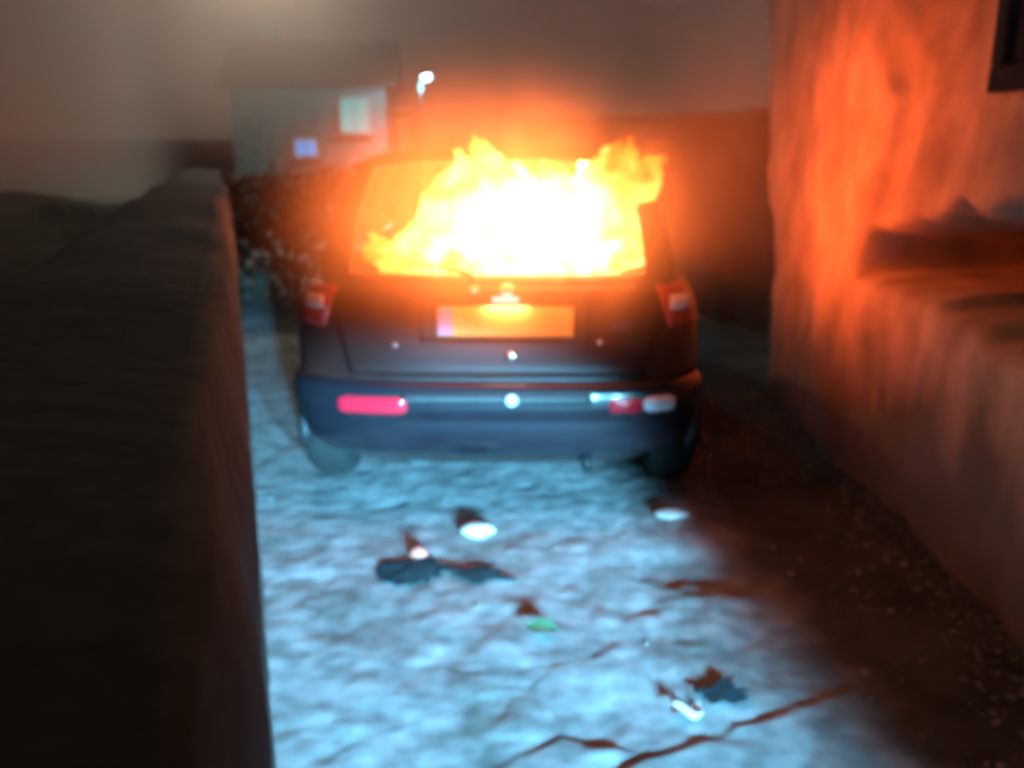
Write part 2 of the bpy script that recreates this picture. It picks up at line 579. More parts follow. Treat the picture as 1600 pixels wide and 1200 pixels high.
yy = np.arange(0.9, 6.9, 0.026)
zz = np.arange(-0.15, 4.3, 0.022)
WY, WZ = np.meshgrid(yy, zz)
end = 5.75 + 0.55 * (WZ - 0.8) + 0.05 * vnoise(WZ * 4, WZ * 0, 71)
WY = 0.9 + (WY - 0.9) * (end - 0.9) / (6.9 - 0.9)
WX = wall_x(WY, WZ)
nr, nc = WY.shape
front = np.stack([WX.ravel(), WY.ravel(), WZ.ravel()], 1)
back = front.copy()
back[:, 0] = 2.75
faces = grid_faces(nr, nc)
N = nr * nc
per = list(range(nc)) + [r * nc + nc - 1 for r in range(1, nr)] + [(nr - 1) * nc + c for c in range(nc - 2, -1, -1)] + [r * nc for r in range(nr - 2, 0, -1)]
pv = front.tolist() + [back[i].tolist() for i in per]
m = len(per)
for k in range(m):
    a, b = per[k], per[(k + 1) % m]
    faces.append((b, a, N + k, N + (k + 1) % m))
faces.append(tuple(N + k for k in range(m)))
sw = thing('building_wall', 'tall rough rendered stone wall glowing orange from the fire', 'wall', (0, 0, 0))
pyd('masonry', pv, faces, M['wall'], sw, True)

def add_wall_shade(m):
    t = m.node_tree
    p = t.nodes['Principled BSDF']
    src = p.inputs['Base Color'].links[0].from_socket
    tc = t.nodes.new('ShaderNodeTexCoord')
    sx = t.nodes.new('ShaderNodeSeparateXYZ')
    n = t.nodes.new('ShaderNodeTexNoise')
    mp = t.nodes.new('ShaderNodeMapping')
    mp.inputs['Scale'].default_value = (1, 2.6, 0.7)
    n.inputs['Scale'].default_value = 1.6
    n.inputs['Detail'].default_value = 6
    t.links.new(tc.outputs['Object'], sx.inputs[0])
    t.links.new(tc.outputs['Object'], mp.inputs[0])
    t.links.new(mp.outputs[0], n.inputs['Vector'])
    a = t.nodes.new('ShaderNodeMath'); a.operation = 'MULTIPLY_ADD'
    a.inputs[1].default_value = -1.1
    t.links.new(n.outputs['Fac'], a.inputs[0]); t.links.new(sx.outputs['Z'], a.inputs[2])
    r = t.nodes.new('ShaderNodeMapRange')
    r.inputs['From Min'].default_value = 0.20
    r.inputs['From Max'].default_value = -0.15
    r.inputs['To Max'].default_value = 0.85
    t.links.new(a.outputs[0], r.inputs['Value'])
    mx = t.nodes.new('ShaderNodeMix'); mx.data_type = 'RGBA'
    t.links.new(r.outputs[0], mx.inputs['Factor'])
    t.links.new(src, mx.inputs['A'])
    mx.inputs['B'].default_value = (0.11, 0.10, 0.085, 1)      # shade below the firelight, put into the wall colour
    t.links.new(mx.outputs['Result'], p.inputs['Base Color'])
add_wall_shade(M['wall'])

# shuttered window high on the right wall
wx = 1.60 + 0.10
wn = thing('wall_shutter', 'dark closed shutter high on the fire lit wall at right edge', 'shutter', (1.725, 2.78, 1.74))
fr = bmesh.new()
for (y0, y1, z0, z1) in ((-0.60, 0.58, 1.12, 1.20), (-0.60, 0.58, -0.05, 0.04), (-0.60, -0.52, 0.04, 1.12), (0.50, 0.58, 0.04, 1.12)):
    box_bm(0.07, y1 - y0 - 0.002, z1 - z0 - 0.002, (0.0, (y0 + y1) / 2, (z0 + z1) / 2), 0.006, 1, fr)
bmo('shutter_frame', fr, M['shutter'], wn)
for q, yc in enumerate((-0.262, 0.242)):
    leaf = bmo('shutter_leaf', box_bm(0.03, 0.49, 1.06, (0.012, yc, 0.58), 0.004, 1), M['shutter'], wn)
    for k in range(14):
        sb = box_bm(0.012, 0.40, 0.055, (0, 0, 0), 0.003, 1)
        so_ = bmo('slat', sb, M['shutter'], leaf)
        so_.location = (-0.010, yc, 0.13 + k * 0.070)
        so_.rotation_euler = (0, R(28), 0)

# boundary wall that follows the lane round behind the car
P0, P1 = Vector((2.02, 6.9, 0)), Vector((0.1, 12.6, 0))
ud = (P1 - P0).normalized()
un = Vector((-ud.y, ud.x, 0))
bw = thing('boundary_wall', 'dim low stone wall following the lane behind the car', 'wall')
v, f = [], []
nb, nzb = 120, 26
Lb = (P1 - P0).length
for i in range(nb + 1):
    s_ = Lb * i / nb
    topz = 1.72 + 0.06 * mnoise.noise(Vector((s_ * 1.2, 0, 3))) + 0.03 * mnoise.noise(Vector((s_ * 4, 0, 5)))
    for j in range(nzb + 1):
        z = -0.6 + (topz + 0.6) * j / nzb
        d = 0.05 * mnoise.noise(Vector((s_ * 1.6, z * 1.8, 9))) + 0.025 * mnoise.noise(Vector((s_ * 5, z * 6, 9)))
        v.append(P0 + ud * s_ + un * d + Vector((0, 0, z)))
    v.append(P0 + ud * s_ - un * 0.4 + Vector((0, 0, topz)))
    v.append(P0 + ud * s_ - un * 0.4 + Vector((0, 0, -0.6)))
mb = nzb + 3
for i in range(nb):
    for j in range(mb):
        a, b = i * mb + j, i * mb + (j + 1) % mb
        f.append((a, b, b + mb, a + mb))
f.append(tuple(range(mb)))
f.append(tuple(nb * mb + k for k in range(mb)))
pyd('masonry', v, f, M['dark_stone'], bw, True)

# ------------------------------------------------------------------ the burning car
CAR = thing('burning_car', 'dark hatchback seen from behind with its cabin on fire', 'car', (-0.065, 3.42, 0.0), R(-1.0))
CAR.scale = (1.03, 1.0, 1.0)
NEXP = 3.6

def sec(z):
    """half width, rear y, corner depth at height z"""
    T = [(0.20, .68, .15, .30), (0.27, .76, .055, .32), (0.33, .79, .020, .34), (0.42, .815, .004, .36), (0.52, .825, .0, .37), (0.585, .825, .006, .37), (0.605, .822, .026, .36), (0.63, .822, .042, .36), (0.72, .826, .048, .37), (0.82, .822, .062, .38), (0.90, .808, .085, .40), (0.955, .785, .115, .42), (0.985, .755, .150, .42), (1.0, .735, .175, .42)]
    for a, b in zip(T, T[1:]):
        if z <= b[0]:
            t = max(0, (z - a[0]) / (b[0] - a[0]))
            return tuple(a[i] + (b[i] - a[i]) * t for i in (1, 2, 3))
    return T[-1][1:]

def rear_pt(z, phi, off=0.0):
    w_, r_, c_ = sec(z)
    w_ += off
    c_ += off
    r_ -= off
    s_, k_ = math.sin(phi), abs(math.cos(phi))
    return Vector((w_ * math.copysign(abs(s_) ** (2 / NEXP), s_), r_ + c_ * (1 - k_ ** (2 / NEXP)), z))

def phi_of(x, z):
    w_ = sec(z)[0]
    t = min(1, abs(x) / w_)
    return math.copysign(math.asin(t ** (NEXP / 2)), x)

def patch(name, x0, x1, z0, z1, off, mat, parent, nx=20, nz=6, thick=0.014, rnd=0.0, slant=(0, 0, 0, 0)):
    """curved panel that follows the rear of the body, standing off it; slant shifts x at the lower corners"""
    bm = bmesh.new()
    g0, g1 = [], []
    for j in range(nz + 1):
        tz = j / nz
        r0, r1 = [], []
        for i in range(nx + 1):
            tx = i / nx
            z = z0 + (z1 - z0) * tz
            xa = x0 + slant[0] * (1 - tz) + slant[2] * tz
            xb = x1 + slant[1] * (1 - tz) + slant[3] * tz
            if rnd:                                  # rounded ends
                q = max(0.0, abs(2 * tz - 1) - 0.35) / 0.65
                sh = rnd * (1 - math.sqrt(max(0, 1 - q * q)))
                xa += sh
                xb -= sh
            ph = phi_of(xa, z) + (phi_of(xb, z) - phi_of(xa, z)) * tx
            dome = 0.35 + 0.65 * (math.sin(math.pi * tx) * math.sin(math.pi * tz)) ** 0.3 if thick else 1
            r0.append(bm.verts.new(rear_pt(z, ph, off + thick * dome)))
            r1.append(bm.verts.new(rear_pt(z, ph, off - 0.02)))
        g0.append(r0)
        g1.append(r1)
    for g in (g0, g1):
        for j in range(nz):
            for i in range(nx):
                bm.faces.new((g[j][i], g[j][i + 1], g[j + 1][i + 1], g[j + 1][i]))
    loop0 = g0[0] + [r[-1] for r in g0[1:]] + g0[-1][-2::-1] + [r[0] for r in g0[-2:0:-1]]
    loop1 = g1[0] + [r[-1] for r in g1[1:]] + g1[-1][-2::-1] + [r[0] for r in g1[-2:0:-1]]
    for k in range(len(loop0)):
        bm.faces.new((loop0[k], loop0[(k + 1) % len(loop0)], loop1[(k + 1) % len(loop0)], loop1[k]))
    return bmo(name, bm, mat, parent, True)

# body tub: stacked horizontal outlines, open cabin on top
def outline(z, inset=0.0, n=44):
    w_, r_, c_ = sec(z)
    fy = 3.80 if z < 0.68 else 3.80 - (z - 0.68) * 2.6
    fw = 0.86
    pts = []
    for k in range(n + 1):
        ph = -math.pi / 2 + math.pi * k / n
        p = rear_pt(z, ph, -inset)
        pts.append((p.x, p.y))
    W_ = w_ - inset
    for k in range(1, 5):
        pts.append((W_, c_ + r_ + (fy - 0.6 - c_ - r_) * k / 5))
    for k in range(0, 13):
        a = math.pi / 2 * (k / 12) * 2
        ca, sa = math.cos(a), math.sin(a)
        pts.append((W_ * math.copysign(abs(ca) ** 0.6, ca), fy - 0.6 + (0.6 - inset) * abs(sa) ** 0.6))
    for k in range(4, 0, -1):
        pts.append((-W_, c_ + r_ + (fy - 0.6 - c_ - r_) * k / 5))
    return pts

levels = [(z, 0.028 if z < 0.60 else 0.0) for z in (0.20, 0.27, 0.33, 0.42, 0.52, 0.585, 0.605, 0.63, 0.68, 0.72, 0.77, 0.82, 0.86, 0.90, 0.93, 0.955, 0.97, 0.985, 1.0)] + [(1.002, 0.025), (0.99, 0.05), (0.80, 0.06), (0.50, 0.08)]
bm = bmesh.new()
rings = []
for z, ins in levels:
    rings.append([bm.verts.new((x, y, z)) for x, y in outline(z, ins)])
for a, b in zip(rings, rings[1:]):
    n = len(a)
    for k in range(n):
        bm.faces.new((a[k], a[(k + 1) % n], b[(k + 1) % n], b[k]))
bm.faces.new(rings[0])
bm.faces.new(rings[-1])
body = bmo('body', bm, M['paint'], CAR, True)

# bonnet in front of the windscreen
bm = bmesh.new()
vs = []
for j in range(7):
    y = 2.55 + 0.95 * j / 6
    for i in range(11):
        x = -0.70 + 1.40 * i / 10
        z = 1.02 - 0.16 * (j / 6) ** 1.6 - 0.05 * (abs(x) / 0.7) ** 3
        vs.append(bm.verts.new((x * (1 - 0.06 * j / 6), y, z)))
for j in range(6):
    for i in range(10):
        bm.faces.new((vs[j * 11 + i], vs[j * 11 + i + 1], vs[(j + 1) * 11 + i + 1], vs[(j + 1) * 11 + i]))
bmesh.ops.solidify(bm, geom=bm.faces[:], thickness=0.03)
bmo('bonnet', bm, M['paint'], CAR, True)

# rear bumper: wraps round the corners
bz = [0.255, 0.27, 0.29, 0.33, 0.38, 0.43, 0.452, 0.462, 0.50, 0.54, 0.575, 0.592, 0.600]
bo = [-.03, -.006, .004, .008, .010, .010, .008, .018, .020, .018, .014, .004, -.03]
bm = bmesh.new()
rows = []
nph = 56
for z, o in zip(bz, bo):
    row = [bm.verts.new((-sec(z)[0] - o, 0.78, z))]
    for k in range(nph + 1):
        row.append(bm.verts.new(rear_pt(z, -math.pi / 2 + math.pi * k / nph, o)))
    row.append(bm.verts.new((sec(z)[0] + o, 0.78, z)))
    rows.append(row)
for a, b in zip(rows, rows[1:]):
    for k in range(len(a) - 1):
        bm.faces.new((a[k], a[k + 1], b[k + 1], b[k]))
bump = bmo('bumper', bm, M['bumper'], CAR, True)
patch('bumper_trim', -0.36, 0.36, 0.512, 0.555, 0.018, M['plastic'], bump, 18, 3, 0.006)

# tailgate panel with its seam, ledge below the rear window
tg = patch('tailgate', -0.60, 0.60, 0.612, 0.962, 0.0, M['paint'], CAR, 30, 12, 0.012, slant=(0.03, -0.03, -0.06, 0.06))
patch('plate_recess', -0.29, 0.36, 0.752, 0.925, 0.0105, M['plastic'], tg, 20, 4, 0.004)

def rear_box(name, x, z, sx, sz, th, off, mat, parent, bev=0.004, tilt=None):
    p = rear_pt(z, phi_of(x, z), off)
    p2 = rear_pt(z + 0.03, phi_of(x, z), off)
    t = math.atan2(p2.y - p.y, 0.03) if tilt is None else tilt
    o = bmo(name, box_bm(sx, th, sz, (0, 0, 0), bev), mat, parent, False)
    o.location = p
    o.rotation_euler = (-t, 0, 0)
    return o
pl = rear_box('number_plate', 0.036, 0.838, 0.520, 0.118, 0.008, 0.022, M['plate'], CAR, 0.003, R(9))
ob = bmo('blue_band', box_bm(0.058, 0.004, 0.110, (-0.229, -0.0056, 0), 0.001, 1), M['plateblue'], pl)
# emblem: chrome ring disc above the plate; round lock lower down; small buttons
def rear_disc(name, x, z, r, th, off, mat, parent, ring=False):
    prof = [(0, -th), (r * 0.55, -th * 0.95), (r * 0.85, -th * 0.7), (r, -th * 0.2), (r, th * 0.4), (0, th * 0.4)]
    bm_ = lathe_bm(prof, 24, 'Y')
    o = bmo(name, bm_, mat, parent, True)
    o.location = rear_pt(z, phi_of(x, z), off)
    return o
em = rear_disc('emblem', 0.042, 0.950, 0.030, 0.014, 0.016, M['chrome'], CAR)
rear_disc('tailgate_lock', 0.058, 0.700, 0.022, 0.014, 0.016, M['chrome'], CAR)
rear_disc('tow_eye_cover', 0.060, 0.535, 0.024, 0.014, 0.030, M['whitelens'], bump)
rear_disc('trim_button', -0.385, 0.742, 0.011, 0.008, 0.014, M['chrome'], tg)
rear_disc('trim_button', 0.395, 0.755, 0.011, 0.008, 0.014, M['chrome'], tg)
# number plate lamp: lit, shining down over the plate
pbz = rear_box('plate_lamp', 0.036, 0.922, 0.10, 0.018, 0.030, 0.034, M['platelamp'], CAR, 0.004, 0.0)
pld = bpy.data.lights.new('plate_light', 'AREA')
pld.shape = 'RECTANGLE'
pld.size, pld.size_y = 0.16, 0.015
pld.energy = 0.24
pld.color = (1.0, 0.86, 0.68)
plo = bpy.data.objects.new('plate_light', pld)
COL.objects.link(plo)
plo.parent = CAR
plo.location = pbz.location + Vector((0, -0.030, -0.012))
plo.rotation_euler = (R(28), 0, 0)
# rear wiper
bm = tube_bm([(-0.085, 0.10, 0.965), (-0.10, 0.125, 1.01), (-0.20, 0.16, 1.035), (-0.34, 0.185, 1.045)], [0.012, 0.010, 0.007, 0.005], 8)
bmo('wiper', bm, M['plastic'], CAR, True)
wb = lathe_bm([(0, -0.016), (0.018, -0.014), (0.02, 0.0), (0, 0.004)], 14, 'Y')
o = bmo('wiper_spindle', wb, M['chrome'], CAR, True)
o.location = (-0.085, 0.085, 0.955)

# tail lights wrapping the upper corners
for sgn in (-1, 1):
    x0, x1 = (0.640, 0.778)
    a, b = (x0, x1) if sgn > 0 else (-x1, -x0)
    sl_ = (0.03, 0.004, -0.02, -0.02) if sgn > 0 else (-0.004, -0.03, 0.02, 0.02)
    tl = patch('tail_light', a, b, 0.800, 0.962, 0.0, M['redtail'], CAR, 14, 8, 0.018, slant=sl_)
    a2, b2 = (0.665, 0.745) if sgn > 0 else (-0.745, -0.665)
    patch('indicator_lens', a2, b2, 0.872, 0.925, 0.016, M['whitelens'], tl, 8, 4, 0.006)
# bumper lamps and reflectors
r1 = patch('reflector', -0.605, -0.335, 0.470, 0.540, 0.018, M['redlens'], bump, 16, 8, 0.012, rnd=0.03)
r2 = patch('reflector', 0.430, 0.553, 0.478, 0.535, 0.018, M['redlens'], bump, 10, 8, 0.012, rnd=0.02)
r3 = patch('reversing_lamp', 0.560, 0.684, 0.478, 0.540, 0.018, M['whitelens'], bump, 10, 8, 0.012, rnd=0.025)
r3['label'] = 'white reversing lamp at the right end of the bumper'

# roof, pillars, window frame
def roof_bm():
    bm = bmesh.new()
    top, bot = [], []
    ny, nx = 16, 16
    for j in range(ny + 1):
        t = j / ny
        y = 0.40 + 1.62 * t
        hw = 0.595 + 0.02 * math.sin(math.pi * t)
        zc = 1.455 + 0.045 * math.sin(math.pi * min(1, 0.15 + 0.85 * t)) 
        ra, rb = [], []
        for i in range(nx + 1):
            u = -1 + 2 * i / nx
            yb = y + (0.05 * u * u if j == 0 else 0.05 * u * u * (1 - t))
            ra.append(bm.verts.new((hw * u, yb, zc - 0.055 * abs(u) ** 3.5)))
            rb.append(bm.verts.new((hw * u * 0.985, yb + (0.012 if j == 0 else 0), zc - 0.030 - 0.055 * abs(u) ** 3.5)))
        top.append(ra)
        bot.append(rb)
    for g in (top, bot):
        for j in range(ny):
            for i in range(nx):
                bm.faces.new((g[j][i], g[j][i + 1], g[j + 1][i + 1], g[j + 1][i]))
    l0 = top[0] + [r[-1] for r in top[1:]] + top[-1][-2::-1] + [r[0] for r in top[-2:0:-1]]
    l1 = bot[0] + [r[-1] for r in bot[1:]] + bot[-1][-2::-1] + [r[0] for r in bot[-2:0:-1]]
    for k in range(len(l0)):
        bm.faces.new((l0[k], l0[(k + 1) % len(l0)], l1[(k + 1) % len(l0)], l1[k]))
    return bm
roof = bmo('roof', roof_bm(), M['scorched'], CAR, True)
bmo('aerial', tube_bm([(0.0, 0.62, 1.49), (0.0, 0.40, 1.66)], [0.005, 0.002], 6), M['plastic'], roof)

def pillar(name, lo, hi, parent=CAR):
    """lo / hi: four corner points each, a curved tapering post between them"""
    bm_ = bmesh.new()
    rs = []
    for k in range(9):
        t = k / 8
        bow = math.sin(math.pi * t) * 0.022
        ring = []
        for a, b in zip(lo, hi):
            p = Vector(a).lerp(Vector(b), t)
            p.x += math.copysign(bow, p.x)
            ring.append(bm_.verts.new(p))
        rs.append(ring)
    for a, b in zip(rs, rs[1:]):
        for k in range(4):
            bm_.faces.new((a[k], a[(k + 1) % 4], b[(k + 1) % 4], b[k]))
    bm_.faces.new(rs[0])
    bm_.faces.new(rs[-1])
    return bmo(name, bm_, M['scorched'], parent, False)
for s_ in (-1, 1):
    pillar('rear_pillar', [(s_ * .585, .20, .985), (s_ * .715, .27, .985), (s_ * .732, .80, .985), (s_ * .68, .80, .985)],
           [(s_ * .500, .46, 1.425), (s_ * .585, .47, 1.40), (s_ * .590, .84, 1.41), (s_ * .545, .84, 1.42)])
    pillar('door_pillar', [(s_ * .67, 1.42, .985), (s_ * .735, 1.42, .985), (s_ * .735, 1.54, .985), (s_ * .67, 1.54, .985)],
           [(s_ * .55, 1.38, 1.42), (s_ * .60, 1.38, 1.41), (s_ * .60, 1.46, 1.41), (s_ * .55, 1.46, 1.42)])
    pillar('windscreen_pillar', [(s_ * .66, 2.52, .985), (s_ * .73, 2.50, .985), (s_ * .72, 2.64, .985), (s_ * .65, 2.66, .985)],
           [(s_ * .53, 1.92, 1.43), (s_ * .595, 1.90, 1.42), (s_ * .59, 2.00, 1.42), (s_ * .53, 2.02, 1.43)])
    mir = bmo('door_mirror', box_bm(0.17, 0.09, 0.12, (0, 0, 0), 0.035, 3), M['plastic'], CAR, True)
    mir.location = (s_ * 0.83, 2.38, 1.03)
    bmo('mirror_glass', box_bm(0.13, 0.006, 0.085, (0, -0.046, 0), 0.002, 1), M['chrome'], mir)
# wheels
for sx in (-1, 1):
    for wy in (0.62, 3.05):
        prof = [(0.19, -0.085), (0.27, -0.092), (0.292, -0.07), (0.30, -0.03), (0.30, 0.03), (0.292, 0.07), (0.27, 0.092), (0.19, 0.085)]
        wt = bmo('wheel', lathe_bm([(0.05, -0.06), (0.185, -0.07), (0.195, -0.08), (0.195, 0.08), (0.185, 0.07), (0.05, 0.06)], 28, 'X'), M['alloy'], CAR, True)
        wt.location = (sx * 0.752, wy, 0.295)
        bmo('tyre', lathe_bm(prof, 32, 'X'), M['rubber'], wt, True)
        # arch lip
        bm = bmesh.new()
        pts = [(sx * 0.0, 0.36 * math.cos(a), 0.36 * math.sin(a)) for a in np.linspace(-0.1, math.pi + 0.1, 22)]
        tube_bm(pts, 0.03, 8, bm)
        ar = bmo('wheel_arch', bm, M['plastic'], CAR, True)
        ar.location = (sx * 0.812, wy, 0.295)
# exhaust tip
bm = tube_bm([(0.36, 0.02, 0.245), (0.36, 0.30, 0.255)], 0.024, 14)
bmo('exhaust_pipe', bm, M['iron'], CAR, True)
# seats inside, charred
for xs_ in (-0.34, 0.34):
    st = bmo('seat', box_bm(0.46, 0.46, 0.16, (0, 0, 0), 0.05, 3), M['char'], CAR, True)
    st.location = (xs_, 1.72, 0.60)
    bk = bmo('backrest', box_bm(0.44, 0.13, 0.50, (0, -0.24, 0.26), 0.05, 3), M['char'], st, True)
    bmo('headrest', box_bm(0.25, 0.09, 0.15, (0, -0.27, 0.60), 0.035, 3), M['char'], st, True)

# ------------------------------------------------------------------ fire
def flame_bm(base, tip, r, seed, squash=0.75, n=3, amp=0.50):
    """a tongue of flame: a blob drawn out to a licking tip and torn by noise"""
    bm_ = bmesh.new()
    bmesh.ops.create_icosphere(bm_, subdivisions=n, radius=1)
    b, t = Vector(base), Vector(tip)
    ax = t - b
    L_ = ax.length
    for v in bm_.verts:
        c = v.co.copy()
        h_ = (c.z + 1) / 2
        wdt = r * (0.35 + 1.1 * math.sin(math.pi * min(1, h_ * 0.75 + 0.2))) * (1 - 0.72 * h_ ** 2)
        nn = mnoise.noise_vector(Vector((c.x * 1.7 + seed, c.y * 1.7, c.z * 1.5 + seed * 0.37)))
        n2_ = mnoise.noise_vector(Vector((c.x * 4.1 + seed, c.y * 4.1, c.z * 3.2)))
        p = b + ax * h_ + Vector((c.x * wdt, c.y * wdt * squash, 0))
        p += nn * amp * r + n2_ * amp * 0.4 * r
        p += Vector((math.sin(h_ * 5 + seed), 0, 0)) * 0.18 * r * h_
        v.co = p
    return bm_

FIRE = thing('fire', 'white hot fire bursting from the rear window of the car', 'fire', (-0.035, 3.42, 0.97))
fl = [  # base, tip, radius, seed  (x, y, z relative to the sill)
    ((-0.27, 0.46, 0.00), (-0.22, 0.50, 0.27), 0.17, 1.3),
    ((-0.06, 0.44, 0.00), (-0.13, 0.40, 0.52), 0.20, 4.1),
    ((0.14, 0.44, 0.02), (0.06, 0.38, 0.43), 0.21, 7.7),
    ((0.34, 0.44, 0.00), (0.43, 0.38, 0.53), 0.18, 9.2),
    ((0.36, 0.40, 0.26), (0.68, 0.34, 0.50), 0.10, 12.6),
    ((0.44, 0.46, 0.00), (0.45, 0.48, 0.17), 0.12, 15.9),
    ((-0.42, 0.46, -0.01), (-0.56, 0.48, 0.15), 0.09, 18.4),
    ((0.02, 0.52, -0.03), (0.05, 0.56, 0.44), 0.27, 21.8),
    ((0.24, 0.44, 0.10), (0.20, 0.34, 0.46), 0.16, 25.5),
    ((-0.10, 0.42, 0.16), (-0.20, 0.35, 0.50), 0.12, 28.3),
    ((0.40, 0.40, 0.30), (0.50, 0.33, 0.56), 0.08, 41.3),
    ((-0.16, 0.26, 0.00), (-0.21, 0.17, 0.13), 0.060, 51.7),
    ((0.20, 0.26, 0.01), (0.25, 0.16, 0.10), 0.055, 55.7),
    ((0.40, 0.28, 0.00), (0.45, 0.20, 0.11), 0.050, 58.7),
    ((0.02, 0.40, 0.28), (-0.06, 0.33, 0.53), 0.11, 44.3),
]
for i, (b, t, r, sd) in enumerate(fl):
    bmo('flame', flame_bm(b, t, r, sd), M['fire'], FIRE, True)
for b, t, r, sd in (((0.0, 1.15, 0.02), (0.05, 1.10, 0.38), 0.30, 31.1), ((0.30, 1.0, 0.04), (0.36, 1.0, 0.40), 0.22, 34.1)):
    bmo('flame', flame_bm(b, t, r, sd), M['firecore'], FIRE, True)

def vol_mat(name, build, step=1.0):
    m_ = bpy.data.materials.new(name)
    m_.use_nodes = True
    t = m_.node_tree
    t.nodes.clear()
    out = t.nodes.new('ShaderNodeOutputMaterial')
    build(t, out)
    m_.cycles.volume_step_rate = step
    return m_

def nd(t, kind_, **kw):
    n_ = t.nodes.new(kind_)
    for k, v in kw.items():
        setattr(n_, k, v)
    return n_

def fringe(t, out):
    tc = nd(t, 'ShaderNodeTexCoord')
    # soft ellipsoid falloff around the cabin
    mp = nd(t, 'ShaderNodeMapping', vector_type='POINT')
    mp.inputs['Location'].default_value = (0.02, -0.06, -0.28)
    t.links.new(tc.outputs['Object'], mp.inputs['Vector'])
    sc_ = nd(t, 'ShaderNodeVectorMath', operation='DIVIDE')
    sc_.inputs[1].default_value = (1.16, 0.80, 0.80)
    t.links.new(mp.outputs[0], sc_.inputs[0])
    ln = nd(t, 'ShaderNodeVectorMath', operation='LENGTH')
    t.links.new(sc_.outputs[0], ln.inputs[0])
    mr = nd(t, 'ShaderNodeMapRange', interpolation_type='SMOOTHSTEP')
    mr.inputs['From Min'].default_value = 0.10
    mr.inputs['From Max'].default_value = 1.0
    mr.inputs['To Min'].default_value = 1.0
    mr.inputs['To Max'].default_value = 0.0
    t.links.new(ln.outputs['Value'], mr.inputs['Value'])
    mp2 = nd(t, 'ShaderNodeMapping')
    mp2.inputs['Scale'].default_value = (3.4, 3.4, 2.0)
    t.links.new(tc.outputs['Object'], mp2.inputs['Vector'])
    nz_ = nd(t, 'ShaderNodeTexNoise')
    nz_.inputs['Scale'].default_value = 1.0
    nz_.inputs['Detail'].default_value = 3
    nz_.inputs['Distortion'].default_value = 0.6
    t.links.new(mp2.outputs[0], nz_.inputs['Vector'])
    m2 = nd(t, 'ShaderNodeMapRange')
    m2.inputs['From Min'].default_value = 0.15
    m2.inputs['From Max'].default_value = 0.75
    t.links.new(nz_.outputs['Fac'], m2.inputs['Value'])
    pw = nd(t, 'ShaderNodeMath', operation='POWER')
    pw.inputs[1].default_value = 2.6
    t.links.new(mr.outputs['Result'], pw.inputs[0])
    mu = nd(t, 'ShaderNodeMath', operation='MULTIPLY')
    t.links.new(pw.outputs[0], mu.inputs[0])
    t.links.new(m2.outputs['Result'], mu.inputs[1])
    st_ = nd(t, 'ShaderNodeMath', operation='MULTIPLY')
    st_.inputs[1].default_value = 16.0
    t.links.new(mu.outputs[0], st_.inputs[0])
    e = nd(t, 'ShaderNodeEmission')
    e.inputs['Color'].default_value = (1.0, 0.17, 0.03, 1)
    t.links.new(st_.outputs[0], e.inputs['Strength'])
    t.links.new(e.outputs[0], out.inputs['Volume'])
bm = bmesh.new()
bmesh.ops.create_icosphere(bm, subdivisions=3, radius=1)
for v in bm.verts:
    v.co = Vector((-0.02 + v.co.x * 1.22, 0.06 + v.co.y * 0.84, 0.28 + v.co.z * 0.84))
bmo('flame_and_halo', bm, vol_mat('flame_and_bloom_glow', fringe), FIRE)  # outer flame, widened so its glow stands in for lens bloom

